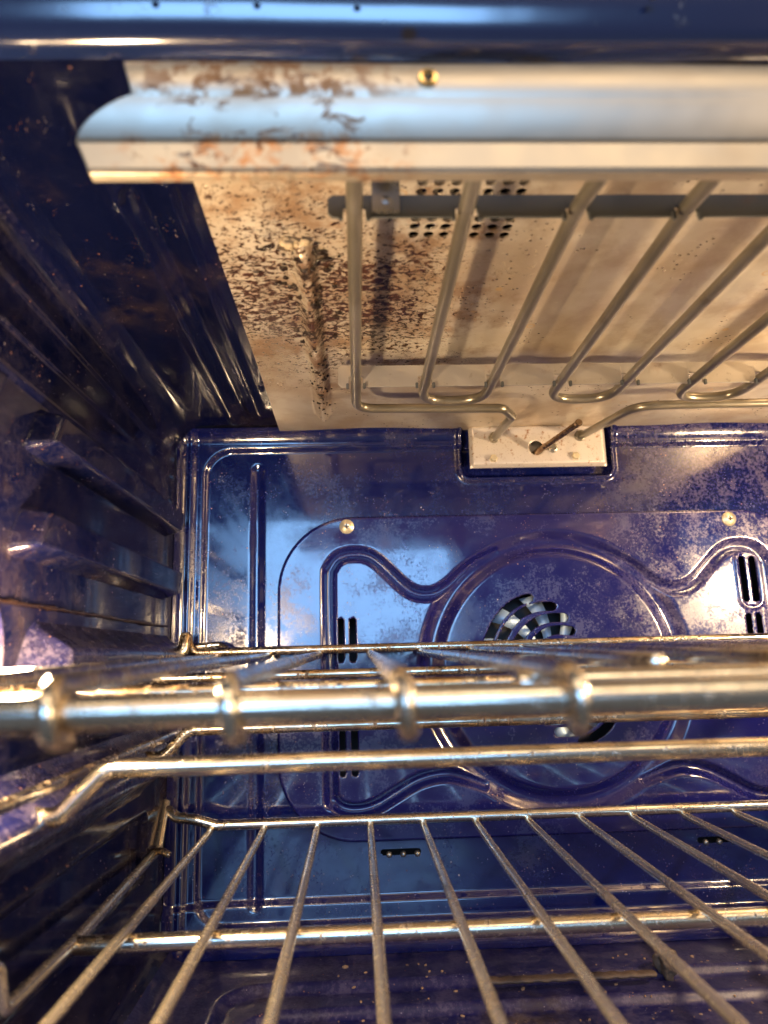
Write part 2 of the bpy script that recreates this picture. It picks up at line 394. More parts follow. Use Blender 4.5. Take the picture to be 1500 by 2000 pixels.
def lathe(name, prof, mat, parent=None, axis='y', loc=(0, 0, 0), n=24, hexa=False):
    """prof: list of (radius, distance along axis)"""
    V, F = [], []
    for (r, a) in prof:
        for k in range(n):
            t = 2 * math.pi * k / n
            c, s_ = r * math.cos(t), r * math.sin(t)
            p = {'y': (c, a, s_), 'z': (c, s_, a), 'x': (a, c, s_)}[axis]
            V.append((p[0] + loc[0], p[1] + loc[1], p[2] + loc[2]))
    for i in range(len(prof) - 1):
        for k in range(n):
            k2 = (k + 1) % n; F.append((i * n + k, i * n + k2, (i + 1) * n + k2, (i + 1) * n + k))
    F.append(tuple(range(n))); F.append(tuple((len(prof) - 1) * n + k for k in range(n)))
    me = bpy.data.meshes.new(name); me.from_pydata(V, [], F); 
    bm = bmesh.new(); bm.from_mesh(me); bmesh.ops.recalc_face_normals(bm, faces=bm.faces); bm.to_mesh(me); bm.free()
    o = link(name, me, mat, parent); return sharp(o, 30)
JOIN = []
def join_into(name, mat, parent):
    bm = bmesh.new()
    for o in JOIN:
        bm.from_mesh(o.data); bpy.data.objects.remove(o)
    JOIN.clear()
    o = bm_obj(name, bm, mat, parent, True); o['kind'] = 'stuff'; return o
def lump(name, loc, s, mat, parent=None, seed=0, sub=3, rough=0.35):
    bm = bmesh.new(); bmesh.ops.create_icosphere(bm, subdivisions=sub, radius=1)
    rr = random.Random(seed); from mathutils import noise
    off = Vector((rr.random() * 50, rr.random() * 50, rr.random() * 50))
    for v in bm.verts:
        k = 1 + rough * noise.noise(v.co * 1.6 + off) + rough * 0.5 * noise.noise(v.co * 4 + off)
        v.co = Vector((v.co.x * s[0] * k + loc[0], v.co.y * s[1] * k + loc[1], v.co.z * s[2] * k + loc[2]))
    return bm_obj(name, bm, mat, parent, True)

BY = 0.62; LX = -0.155; RX = 0.489; TZ = 0.203; FZ = -0.223; CX = 0.167
# ================================================================== THE CAVITY (setting)
# ---- back wall with its pressed panel, added groove and the corner fillets
def back_fn(A, B):
    Y = np.full(A.shape, BY)
    dl = (A - LX)
    r = 0.016
    # fillets at the left and right, and at the ceiling and floor
    for d in (A - LX, RX - A, TZ - B, B - FZ):
        dd = np.clip(r - d, 0, r); Y = Y - (r - np.sqrt(np.maximum(r * r - dd * dd, 0)))
    # pressed panel, rounded corners
    p = rrect(A, B, CX, -0.01, CX + 0.134, 0.196, 0.026)
    Y = Y + 0.0045 * sst(-p, 0, 0.004)
    # outer bead beside the corner
    Y = Y - 0.0025 * (sst(A, -0.1475, -0.1445) - sst(A, -0.1425, -0.1395))
    Y = Y - 0.0025 * (sst(-A, -(RX - LX) - LX * 1 - 0.0 + 0, 0) * 0)
    # added vertical groove on each side, dims the mirrored window into a dark band
    for gx in (-0.0865, 2 * CX + 0.0865):
        g = dpoly(A, B, [(gx, 0.166), (gx, -0.19)])
        Y = Y + 0.0020 * np.cos(np.clip(g / 0.0066, 0, 1) * math.pi / 2) ** 1.4
    # box for the terminals: recess
    q = rrect(A, B, 0.165, 0.19, 0.0690, 0.0345, 0.008)
    Y = Y + 0.009 * sst(-q, 0.0, 0.0045)
    rim = np.abs(q - 0.0010); Y = Y - 0.0030 * (1 - sst(rim, 0.0, 0.0042)) * (B < 0.205)
    # lower step
    Y = Y - 0.004 * sst(-B, 0.186, 0.192)
    return A, Y, B
def back_sdf(A, B):
    D = np.full(A.shape, 1.0)
    for cx in (0.0313, 0.293): D = np.minimum(D, rrect(A, B, cx, -0.1556, 0.0165, 0.0024, 0.0022))
    D = np.minimum(D, rrect(A, B, 0.1694, -0.0126, 0.2226, 0.1192, 0.05))
    return D
back = sheet('back_wall', np.arange(LX + 0.0005, RX, 0.0014), np.arange(FZ + 0.0005, TZ, 0.0014), back_fn, M['back'], sdf=back_sdf)
tag(back, 'glossy dark blue enamel back wall of the oven behind the racks', kind='structure')
# little teeth seen in the bottom slots
for cx in (0.0313, 0.293):
    for k in (-1, 0, 1):
        bm = bmesh.new(); bmesh.ops.create_uvsphere(bm, u_segments=10, v_segments=6, radius=0.0026, matrix=Matrix.Translation((cx + k * 0.0115 + 0.002, BY + 0.005, -0.1575)))
        bm_obj('slot_tab', bm, M['clip'], back, True)
dv = sheet('duct', np.array([LX - .02, 0.0, .2, RX + .02]), np.array([FZ, 0, TZ]), lambda A, B: (A, np.full(A.shape, BY + 0.075), B), M['black'], None)
tag(dv, 'dark fan duct behind the blue back wall', kind='structure')

# ---- left wall
def wall_fn(A, B):     # A = y, B = z
    X = np.full(A.shape, LX)
    r = 0.022
    for d in (TZ - B, B - FZ):
        dd = np.clip(r - d, 0, r); X = X + (r - np.sqrt(np.maximum(r * r - dd * dd, 0)))
    X = X + 0.0014 * (1 - sst(np.abs(B - 0.155 + 0.012 * (0.6 - A)), 0.0004, 0.0022)) + 0.0012 * sst(B, 0.128, 0.131) * (1 - sst(B, 0.14, 0.165))
    # a few shallow press marks
    X = X + 0.0015 * (1 - sst(dpoly(A, B, [(0.20, 0.176), (0.60, 0.172)]), 0.001, 0.005))
    # recessed rectangle low on the wall
    X = X - 0.004 * sst(-rrect(A, B, 0.36, -0.128, 0.20, 0.024, 0.010), 0, 0.004)
    return X, A, B
K45 = 0.022 * (1 - math.sqrt(0.5))
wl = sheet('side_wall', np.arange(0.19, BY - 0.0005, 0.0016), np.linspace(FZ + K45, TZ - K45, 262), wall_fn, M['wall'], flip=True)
tag(wl, 'dark blue enamel left side wall with pressed rack ledges', kind='structure')
def ledge(y0, y1, zc, hz, hgt, slope=0.6, parent=wl, top=0.35, name='rack_ledge', mat='wall'):
    """a pressed rib: flat crest, sloping flanks, rounded ends"""
    def fn(A, B):
        X0, _, _ = wall_fn(A, B)
        ax = A + (B - zc) * -0.55          # slanted ends
        d = rrect(ax, B, (y0 + y1) / 2, zc, (y1 - y0) / 2, hz, hz * 0.45)
        hh = hgt * sst(-d, -0.0008, hz * slope) - 0.0006 * (d > -0.0004)
        return X0 + hh, A, B
    o = sheet(name, np.arange(y0 - 0.012, y1 + 0.010, 0.0011), np.arange(zc - hz - 0.002, zc + hz + 0.002, 0.0009), fn, M[mat], parent, flip=True)
    return o
ledge(0.335, 0.592, 0.113, 0.0125, 0.013, 0.42)
ledge(0.325, 0.590, 0.0625, 0.0135, 0.013, 0.42)
ledge(0.338, 0.592, 0.003, 0.0190, 0.019, 0.9, mat='ledge')
ledge(0.200, 0.560, -0.068, 0.0230, 0.023, 1.0, mat='ledge')
# front half ribs nearer to the door
ledge(0.195, 0.290, 0.113, 0.0125, 0.012)
# burnt bead of grease along the wall above the third ledge
V, F = [], []
pth = [(LX + 0.0012 + 0.001 * random.random(), 0.25 + 0.34 * k / 60, 0.0285 + 0.0004 * random.uniform(-1, 1)) for k in range(61)]
tube_data(pth, 0.0011, V, F, sides=8, jitter=0.35)
g = from_arrays('grease_bead', V, F, M['tar'], wl)
# ---- right wall (seen only by reflection and from a step aside)
wr = sheet('side_wall', np.arange(0.19, BY - 0.0005, 0.004), np.linspace(FZ + K45, TZ - K45, 104),
           lambda A, B: (2 * CX - wall_fn(A, B)[0], A, B), M['wall'])
tag(wr, 'dark blue enamel right side wall just outside the picture', kind='structure')

# ---- ceiling
def ceil_fn(A, B):     # A = x, B = y
    Z = np.full(A.shape, TZ)
    r = 0.022
    for d in (A - LX, RX - A):
        dd = np.clip(r - d, 0, r); Z = Z - (r - np.sqrt(np.maximum(r * r - dd * dd, 0)))
    m = sst(B, 0.225, 0.25) * (1 - sst(B, 0.585, 0.612))
    for gx, h in ((-0.104, 0.004), (-0.093, -0.003), (-0.080, 0.003)):
        for x0 in (gx, 2 * CX - gx): Z = Z - m * h * (1 - sst(np.abs(A - x0), 0.001, 0.0055))
    p = rrect(A, B, CX, 0.44, CX + 0.110, 0.165, 0.03)
    Z = Z + 0.003 * sst(-p, 0, 0.005)
    return A, B, Z
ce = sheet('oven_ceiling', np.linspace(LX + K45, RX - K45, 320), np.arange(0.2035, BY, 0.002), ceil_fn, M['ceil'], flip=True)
tag(ce, 'near black blue enamel oven ceiling around the steel plate', kind='structure')
# ---- floor
def floor_fn(A, B):
    Z = np.full(A.shape, FZ)
    r = 0.022
    for d in (A - LX, RX - A):
        dd = np.clip(r - d, 0, r); Z = Z + (r - np.sqrt(np.maximum(r * r - dd * dd, 0)))
    p = rrect(A, B, CX, 0.385, CX + 0.100, 0.178, 0.03)
    Z = Z - 0.006 * sst(-p, 0, 0.008)
    p = rrect(A, B, CX, 0.385, CX + 0.080, 0.152, 0.025)
    Z = Z - 0.006 * sst(-p, 0, 0.006)
    return A, B, Z
fl = sheet('oven_floor', np.linspace(LX + K45, RX - K45, 320), np.arange(0.19, BY - .0005, 0.002), floor_fn, M['floor'])
tag(fl, 'speckled dark blue enamel oven floor under the lower rack', kind='structure')

# ---- front frame: rounded opening edge, face leaning back above it
def frame_profile(n=10):
    out = []; r = 0.006
    out.append((0.2125, TZ - 0.0005)); out.append((0.206, TZ - 0.003))
    cy, cz = 0.2045, TZ - 0.003 + r
    for k in range(n + 1):
        a = R(60) * k / n
        out.append((cy - r * math.sin(a), cz - r * math.cos(a)))
    y, z = out[-1]; r2 = 0.030; cy = y + r2 * math.sin(R(60)); cz = z + r2 * math.cos(R(60))
    for k in range(1, 13):
        a = R(60 + 24 * k / 12); out.append((cy - r2 * math.sin(a), cz - r2 * math.cos(a)))
    y, z = out[-1]; out.append((y - 0.004, z + 0.04)); return out
prof = frame_profile()
xs = [LX - 0.03 + (RX - LX + 0.06) * k / 60 for k in range(61)]
V = [(x, p[0] + 0.0006 * math.sin(x * 31), p[1]) for x in xs for p in prof]; n = len(prof)
F = [(i * n + j, i * n + j + 1, (i + 1) * n + j + 1, (i + 1) * n + j) for i in range(len(xs) - 1) for j in range(n - 1)]
fr = from_arrays('front_frame', V, F, M['frame'])
tag(fr, 'glossy blue enamel front frame across the top of the oven opening', kind='structure')
for x in (-0.062, -0.029, 0.004, 0.10):       # small black spots on the face
    y, z = 0.1945, 0.2125
    lathe('gasket_hole', [(0.0001, 0.0), (0.0011, 0.0), (0.0013, -0.0008)], M['black'], fr, 'y', (x, y - 0.0015, z - 0.004), 10)

# ================================================================== CEILING PLATE
cp = empty('ceiling_plate', (CX, 0.42, 0.2), 'warm grey steel ceiling plate spattered with burnt grease, above the heating element', 'steel plate')
PX0, PX1 = -0.066, 2 * CX + 0.066
hx = [0.0308 + 0.00740 * k for k in range(7)]; hy = [0.3135 - 0.0066 * k for k in range(7)]
def holes_sdf(A, B):
    D = np.full(A.shape, 1.0)
    for j, y in enumerate(hy):
        for x in hx: D = np.minimum(D, np.hypot(A - x - 0.0002 * j, B - y) - 0.0026)
    return D
px0, px1, py0, py1 = hx[0] - 0.0055, hx[-1] + 0.0065, hy[-1] - 0.0055, hy[0] + 0.0055
def pl_fn(A, B):
    Z = np.full(A.shape, 0.2)
    d = dpoly(A, B, [(-0.0235, 0.322), (-0.0245, 0.570)])
    Z = Z - 0.0075 * (1 - sst(d, 0.0006, 0.0074))
    Z = Z + 0.0006 * np.sin(A * 40 + 1) * np.sin(B * 23)
    return A, B, Z
def main_sdf(A, B):
    return rrect(A, B, (px0 + px1) / 2, (py0 + py1) / 2, (px1 - px0) / 2, (py1 - py0) / 2, 1e-5)
U = np.concatenate([np.arange(PX0, px0, 0.0013), [px0], np.linspace(px0, px1, 36)[1:], np.arange(px1 + .0013, PX1, 0.0013)])
W = np.concatenate([np.arange(0.226, py0, 0.0015), [py0], np.linspace(py0, py1, 30)[1:], np.arange(py1 + .0015, 0.6195, 0.0015)])
A, B = np.meshgrid(U, W, indexing='ij'); X, Y, Z = pl_fn(A, B)
idx = np.arange(A.size).reshape(A.shape)
uc = (A[:-1, :-1] + A[1:, 1:]) / 2; vc = (B[:-1, :-1] + B[1:, 1:]) / 2
kp = ~((uc > px0) & (uc < px1) & (vc > py0) & (vc < py1))
q = np.stack([idx[:-1, :-1], idx[:-1, 1:], idx[1:, 1:], idx[1:, :-1]], -1)[kp]
me = bpy.data.meshes.new('plate_sheet'); me.from_pydata(np.stack([X, Y, Z], -1).reshape(-1, 3).tolist(), [], q.tolist()); me.update()
ps = link('plate_sheet', me, M['plate'], cp); md = ps.modifiers.new('t', 'SOLIDIFY'); md.thickness = 0.0012; md.offset = -1
md = ps.modifiers.new('e', 'EDGE_SPLIT'); md.split_angle = R(50)
pv = sheet('perforated_vent', np.linspace(px0, px1, 190), np.linspace(py0, py1, 165), pl_fn, M['plate'], cp, sdf=holes_sdf, flip=True, thick=0.0012)
md = pv.modifiers.new('e', 'EDGE_SPLIT'); md.split_angle = R(50)
bm = bmesh.new(); box(bm, px0 - .01, px1 + .01, py0 - .01, py1 + .01, 0.2135, 0.2145)
o = bm_obj('vent_duct', bm, M['black'], cp)
# dark grease and the pale crust on the rib
for i in range(130):
    t = random.random() ** 1.3; y = 0.322 + 0.235 * t
    x = -0.0240 + random.gauss(0, 0.0035 + 0.004 * (1 - t)); d = abs(x + 0.024)
    z = 0.2 - 0.0075 * (1 - float(sst(np.array(d), 0.0006, 0.0074)))
    s_ = random.uniform(0.0004, 0.0012) * (1.25 - 0.5 * t)
    JOIN.append(lump('grease_drop', (x, y, z - 0.0002), (s_ * random.uniform(1, 1.8), s_ * random.uniform(1.0, 2.2), s_ * 0.8), M['tar'], None, i, 2, 0.6))
for i, (x, y, s_) in enumerate([(-0.0298, 0.317, 0.0042), (-0.0262, 0.3185, 0.0030), (-0.0222, 0.3165, 0.0028), (-0.033, 0.3195, 0.0022)]):
    lump('ash_crust', (x, y, 0.1985), (s_, s_ * 0.8, s_ * 0.55), M['ash'] if i != 3 else M['char'], cp, 90 + i, 3, 0.7)
for i, (x, y) in enumerate([(-0.0175, 0.3195), (-0.0145, 0.329), (-0.012, 0.3335), (-0.0165, 0.327), (-0.044, 0.324), (-0.039, 0.321), (-0.041, 0.322), (-0.0485, 0.345), (-0.038, 0.357), (-0.0165, 0.3345), (-0.0205, 0.320)]):
    s_ = random.uniform(0.0010, 0.0020); JOIN.append(lump('grease_drop', (x, y, 0.1995), (s_ * 1.8, s_ * 0.8, s_ * 0.6), M['tar'], None, 200 + i, 3, 0.9))
join_into('burnt_grease', M['tar'], cp)

# ================================================================== HEATING ELEMENT
he = empty('heating_element', (CX, 0.42, 0.18), 'grey looped broil heating element hung below the steel ceiling plate', 'heating element')
rx = [0.002 + 0.0462 * k for k in range(8)]; EZ = 0.18
yf, yb = 0.2165, 0.472
def lowz(y): return EZ - 0.004 * float(sst(np.array(-y), -0.262, -0.236))
path = [(0.1254, 0.615, 0.1895), (0.1262, 0.560, 0.1815), (0.1200, 0.512, EZ), (0.0985, 0.507, EZ), (rx[0] + .004, 0.503, EZ)]
path = [(0.1254, 0.618, 0.1898), (0.1235, 0.5285, 0.1805), (0.1120, 0.5075, EZ), (rx[0], 0.5035, EZ)]
rad = [0, .010, .010, .016]
for k in range(8):
    if k % 2 == 0:
        path += [(rx[k], 0.262, EZ), (rx[k] + (0.0 if k == 0 else 0.004), yf, lowz(yf))]; rad += [.02, .018]
    else:
        path += [(rx[k] + 0.002 * (k > 1) - 0.001, yf, lowz(yf)), (rx[k], 0.262, EZ)]; rad += [.018, .02]
        if k < 7: path += [(rx[k] + 0.0005, 0.490, EZ)]; rad += [.021]
    if k % 2 == 0 and k > 0: pass
# insert the rear bends of the even rods
full = []; fr_ = []
i = 0
for p, r_ in zip(path, rad):
    if full and abs(p[1] - 0.262) < 1e-6 and abs(full[-1][1] - 0.490) < 1e-6:
        full.append((p[0] - 0.0005, 0.490, EZ)); fr_.append(.021)
    full.append(p); fr_.append(r_)
full += [(rx[7], 0.5035, EZ), (0.2130, 0.5060, EZ), (0.2034, 0.618, 0.1902)]; fr_ += [.016, .022, 0]
tube('element_tube', rounded(full, fr_, 9), 0.0034, M['element'], he, sides=16)
# front strap: dark angle, the back strap: lighter; notches where the tube is clipped
def strap(name, y, z0, z1, x0, x1, mat, lip, tx):
    bm = bmesh.new()
    V = []
    xs_ = [x0, x0 + 0.002]; 
    for t in tx: xs_ += [t - 0.0048, t - 0.0044, t + 0.0044, t + 0.0048]
    xs_ += [x1 - 0.004, x1]; xs_ = sorted(xs_)
    def low(x):
        if any(abs(x - t) < 0.0046 for t in tx): return z0 + 0.0075 * (1 if z1 - z0 > 0.012 else 0.6)
        if x in (x0, x1): return z0 + 0.0022
        return z0
    top = [bm.verts.new((x, y, z1 - (0.0018 if x in (x0, x1) else 0))) for x in xs_]
    bot = [bm.verts.new((x, y - 0.0005, low(x))) for x in xs_]
    back_ = [bm.verts.new((x, y + lip, z1 - (0.0018 if x in (x0, x1) else 0) + 0.0012)) for x in xs_]
    for a in range(len(xs_) - 1):
        bm.faces.new((bot[a], bot[a + 1], top[a + 1], top[a])); bm.faces.new((top[a], top[a + 1], back_[a + 1], back_[a]))
    o = bm_obj(name, bm, mat, he)
    md = o.modifiers.new('t', 'SOLIDIFY'); md.thickness = 0.0012; md.offset = 0
    md = o.modifiers.new('b', 'BEVEL'); md.width = 0.0005; md.segments = 2; md.limit_method = 'ANGLE'
    return o
strap('mounting_strap', 0.2650, 0.1765, 0.1870, -0.009, 2 * CX + 0.009, M['strap_dark'], 0.006, rx)
strap('mounting_strap', 0.4530, 0.1765, 0.1915, -0.0098, 2 * CX + 0.0098, M['strap'], 0.008, rx)
# small cleats next to each tube on the straps
for x in rx:
    for dx in (-0.0056, 0.0056):
        for yy in (0.2635, 0.4505):
            bm = bmesh.new(); box(bm, x + dx - 0.0009, x + dx + 0.0009, yy - 0.001, yy + 0.001, 0.1748, 0.1785)
            bm_obj('strap_cleat', bm, M['strap_dark'], he, bevel=0.0003)
# hanging clip with its nut
bm = bmesh.new(); box(bm, 0.0092, 0.0208, 0.2625, 0.2637, 0.1775, 0.2000); box(bm, 0.0092, 0.0208, 0.2435, 0.2624, 0.1945, 0.1962)
cl = bm_obj('hanger_clip', bm, M['clip'], he, bevel=0.0006)
lathe('clip_nut', [(0.0001, 0.1890), (0.0028, 0.1890), (0.0034, 0.1900), (0.0034, 0.1935), (0.0001, 0.1935)], M['screw'], cl, 'z', (0.0145, 0.2500, 0), 6)
lathe('clip_dimple', [(0.0001, 0.0), (0.0012, 0.0), (0.0022, 0.0004), (0.0022, 0.001)], M['clip'], cl, 'y', (0.0150, 0.2621, 0.1835), 16)

# ================================================================== TERMINAL PLATE AND PROBE
tp = empty('terminal_plate', (0.165, 0.615, 0.163), 'pale rust spotted metal terminal plate at the top centre of the back wall', 'mounting plate')
def tpf(A, B):
    Y = np.full(A.shape, 0.6125); d = rrect(A, B, 0.1650, 0.1825, 0.0620, 0.0200, 0.004)
    Y = Y + 0.0040 * sst(d, -0.0035, 0.0); return A, Y, B
def tps(A, B):
    D = np.hypot(A - 0.1630, B - 0.1795) - 0.0066
    return D
sheet('plate_body', np.arange(0.1030, 0.2272, 0.0010), np.arange(0.1625, 0.2022, 0.0010), tpf, M['term'], tp, sdf=tps, thick=0.001)
bm = bmesh.new(); box(bm, 0.148, 0.178, 0.6195, 0.6205, 0.168, 0.192); bm_obj('hole_backing', bm, M['clip'], tp)
for x, z in ((0.1235, 0.1700), (0.1975, 0.1710)):
    o = lathe('hex_nut', [(0.0001, -0.0035), (0.0030, -0.0035), (0.0036, -0.0028), (0.0036, 0.0), (0.0001, 0.0)], M['screw'], tp, 'y', (x, 0.6125, z), 6)
lathe('round_nut', [(0.0001, -0.0022), (0.0022, -0.0022), (0.0026, -0.0035), (0.0040, -0.0030), (0.0044, 0.0), (0.0001, 0.0)], M['clip'], tp, 'y', (0.1778, 0.6125, 0.1790), 20)
for x, z in ((0.1254, 0.1897), (0.2034, 0.1902)):
    lathe('tube_collar', [(0.0034, -0.0035), (0.0046, -0.0030), (0.0052, 0.0), (0.0034, 0.0)], M['element'], tp, 'y', (x, 0.6125, z), 20)
pr = tag(tube('temperature_probe', resample([(0.1605, 0.619, 0.1745), (0.1838, 0.560, 0.1835)], 0.01), 0.0026, M['probe'], sides=14),
         'thin brown metal temperature probe sticking out of the pale terminal plate', 'probe')
lathe('probe_tip', [(0.0001, -0.004), (0.0024, -0.004), (0.0031, -0.003), (0.0031, 0.003), (0.0001, 0.003)], M['probe'], pr, 'y', (0.1845, 0.5585, 0.1838), 16)

# ================================================================== FAN COVER
fc = empty('fan_cover', (CX, BY, -0.0136), 'raised blue enamel convection fan cover screwed to the back wall', 'fan cover')
FCX, FCZ = 0.1700, -0.0136
def mir(p): return (2 * FCX - p[0], p[1])
def arc(cx, cz, r, a0, a1, n=24): return [(cx + r * math.cos(R(a0 + (a1 - a0) * k / n)), cz + r * math.sin(R(a0 + (a1 - a0) * k / n))) for k in range(n + 1)]
top = [(-0.0245, 0.000), (-0.0245, 0.066), (-0.0225, 0.077), (-0.0165, 0.0850), (-0.007, 0.0885), (0.006, 0.0880), (0.0165, 0.0830), (0.028, 0.0720), (0.040, 0.0600), (0.050, 0.0535), (0.060, 0.0518), (0.070, 0.0535), (0.082, 0.0605), (0.0933, 0.0705), (0.108, 0.0805), (0.125, 0.0885)]
bot = [(-0.0245, 0.000), (-0.0245, -0.104), (-0.0225, -0.114), (-0.015, -0.1205), (-0.003, -0.1225), (0.012, -0.1195), (0.030, -0.1100), (0.048, -0.1010), (0.068, -0.0970), (0.086, -0.1000), (0.104, -0.1060)]
def sm2(pts): return [(v.x, v.y) for v in smooth_curve([(a, b, 0) for a, b in pts], 4)]
top_s, bot_s = sm2(top), sm2(bot)
topR = [mir(p) for p in top_s]; botR = [mir(p) for p in bot_s]
grille = []
g1 = [[(0.1075, -0.010), (0.1100, 0.006), (0.1180, 0.0235), (0.1290, 0.0370), (0.1405, 0.0440), (0.1490, 0.0465)],
      [(0.1190, -0.012), (0.1215, 0.006), (0.1300, 0.0225), (0.1420, 0.0335), (0.1560, 0.0385), (0.1690, 0.0390)],
      [(0.1315, -0.012), (0.1345, 0.004), (0.1425, 0.0165), (0.1540, 0.0255), (0.1670, 0.0290), (0.1785, 0.0290)],
      [(0.1450, -0.010), (0.1490, 0.004), (0.1580, 0.0140), (0.1700, 0.0185), (0.1840, 0.0175)]]
for s_ in g1:
    sm = sm2(s_); grille.append(sm); grille.append([(2 * 0.168 - a, 2 * FCZ - b) for a, b in sm])
slots = []
for xc in (-0.0148, -0.0045): slots += [(xc, 0.0335, -0.0040), (xc, -0.0120, -0.050), (xc, -0.058, -0.096)]
for xc in (0.3420, 0.3510): slots += [(xc, 0.0790, 0.0385), (xc, 0.0290, -0.0110), (xc, -0.0190, -0.058)]
def cov_sdf(A, B):
    D = np.full(A.shape, 1.0)
    for g_ in grille: D = np.minimum(D, dpoly(A, B, g_) - 0.0039)
    for x, z1, z0 in slots: D = np.minimum(D, dpoly(A, B, [(x, z1 - .0028), (x, z0 + .0028)]) - 0.0028)
    return D
cxm = (-0.0692 + 0.4080) / 2; chx = (0.4080 + 0.0692) / 2
def cov_fn(A, B):
    d = rrect(A, B, cxm, -0.0126, chx, 0.1352, 0.066)
    Y = np.full(A.shape, BY - 0.0030 + 0.0045)
    Y = Y + 0.0040 * sst(d, -0.0022, 0.0002)
    g_ = np.minimum(np.minimum(dpoly(A, B, top_s), dpoly(A, B, bot_s)), np.minimum(dpoly(A, B, topR), dpoly(A, B, botR)))
    gr = 0.0066 * np.cos(np.clip(g_ / 0.0072, 0, 1) * math.pi / 2) ** 1.6
    rr = np.abs(np.hypot(A - FCX, B - FCZ) - 0.1085)
    gr = np.maximum(gr, 0.0066 * np.cos(np.clip(rr / 0.0120, 0, 1) * math.pi / 2) ** 1.5)
    Y = Y + gr
    # raised rims of the right vent group
    for x, z1, z0 in ((0.3465, 0.0835, 0.0335), ):
        rimd = np.abs(rrect(A, B, x, (z1 + z0) / 2, 0.0100, (z1 - z0) / 2, 0.009)); Y = Y - 0.0016 * (1 - sst(rimd, 0.0004, 0.0024))
    return A, Y, B
co_ = sheet('cover_plate', np.arange(-0.0692, 0.4081, 0.00115), np.arange(-0.1478, 0.1227, 0.00115), cov_fn, M['cover'], fc, sdf=lambda A, B: np.minimum(cov_sdf(A, B), -rrect(A, B, cxm, -0.0126, chx, 0.1352, 0.066)), thick=0.0014)
for x, z in ((-0.0080, 0.1130), (0.3350, 0.1128)):
    sc_ = lathe('screw', [(0.0001, -0.0022), (0.0022, -0.0026), (0.0048, -0.0016), (0.0064, -0.0004), (0.0066, 0.001), (0.0001, 0.001)], M['screw'], fc, 'y', (x, BY + 0.0010, z), 24)
    bm = bmesh.new(); box(bm, x - .0022, x + .0022, BY - 0.0021, BY - 0.0014, z - .0005, z + .0005); box(bm, x - .0005, x + .0005, BY - 0.0022, BY - 0.0015, z - .0022, z + .0022)
    bm_obj('cross_slot', bm, M['char'], sc_)
# fan behind the grille
fn_ = empty('convection_fan', (0.168, 0.66, FCZ), 'grey fan blades with the blue window reflection in their colour, seen through the curved slots of the blue cover', 'fan')
lathe('fan_hub', [(0.0001, 0.632), (0.010, 0.632), (0.012, 0.636), (0.012, 0.655), (0.0001, 0.655)], M['fan'], fn_, 'y', (0.168, 0, FCZ), 24)
lathe('fan_disc', [(0.0001, 0.662), (0.070, 0.662), (0.070, 0.6635), (0.0001, 0.6635)], M['black'], fn_, 'y', (0.168, 0, FCZ), 32)
b0 = None
for k in range(12):
    if b0 is None:
        bm = bmesh.new(); v = []
        for i in range(7):
            r = 0.013 + 0.052 * i / 6; a = 0.30 * (i / 6) ** 1.5; wd = 0.15
            v.append((bm.verts.new((r * math.cos(a), -0.012, r * math.sin(a))), bm.verts.new((r * math.cos(a + wd + .10), -0.010, r * math.sin(a + wd + .10)))))
        for i in range(6): bm.faces.new((v[i][0], v[i + 1][0], v[i + 1][1], v[i][1]))
        b0 = bm_obj('fan_blade', bm, M['fan'], None, True); md = b0.modifiers.new('t', 'SOLIDIFY'); md.thickness = 0.001
        bl = b0
    else: bl = b0.copy(); C.objects.link(bl)
    bl.parent = fn_; bl.location = (0, -0.005, 0); bl.rotation_euler = (0, k * math.pi / 6 + 0.2, 0)

# ================================================================== OVEN LAMPS
def glow():
    s = NT('lit_lamp_glass'); return s.fin(c4(0.9, 0.8, 0.6), 0.3, 0, None, Emission_Color=c4(1.0, 0.68, 0.36), Emission_Strength=9.0)
M['glow'] = glow()
for (x, y, z, sg) in LAMPS:
    lo = empty('oven_lamp', (x, y, z), 'lit warm oven lamp in a round rim on the left wall at the picture edge' if sg > 0 else 'lit warm oven lamp in a round rim on the right wall outside the picture', 'oven lamp', 'oven lamps in the side walls')
    lathe('lamp_rim', [(0.024, sg * 0.001), (0.026, sg * 0.009), (0.030, sg * 0.011), (0.035, sg * 0.009), (0.043, sg * 0.000), (0.043, sg * -0.002), (0.024, sg * -0.002)], M['wall'], lo, 'x', (x, y, z), 40)
    lathe('lamp_glass', [(0.0001, sg * 0.009), (0.010, sg * 0.008), (0.018, sg * 0.006), (0.0235, sg * 0.002), (0.0235, 0.0), (0.0001, 0.0)], M['glow'], lo, 'x', (x, y, z), 32)

# ================================================================== HOOD (front deflector)
hd = empty('deflector_strip', (CX, 0.205, 0.17), 'stained steel deflector strip with rounded left end across the top front of the oven', 'metal strip')
hp = [(0.2020, 0.1905, 0), (0.2000, 0.1875, 0), (0.1998, 0.1785, 0), (0.2003, 0.1776, 1)]
for k in range(1, 9):
    t = k / 8; hp.append((0.2003 + 0.0052 * (0.35 * t + 0.65 * t * t), 0.1776 - 0.0136 * t, 1))
hp += [(0.2056, 0.1634, 2), (0.2050, 0.1628, 2), (0.2046, 0.1545, 2), (0.2052, 0.1538, 2), (0.2085, 0.1536, 2)]
endx = {0: -0.0700, 1: None, 2: None}
def hood_end(i):
    y, z, b = hp[i]
    if b == 0: return -0.0720 + (0.0035 * (0.1905 - z) / 0.012)
    if b == 1:
        t = (0.1776 - z) / 0.0142; t = max(0, min(1, t))
        return -0.0685 - 0.0185 * math.sin(t * math.pi / 2) ** 0.9 
    t = (0.1636 - z) / 0.0098; return -0.0868 + 0.0045 * max(0, t)
V, F = [], []; NX = 70; n = len(hp)
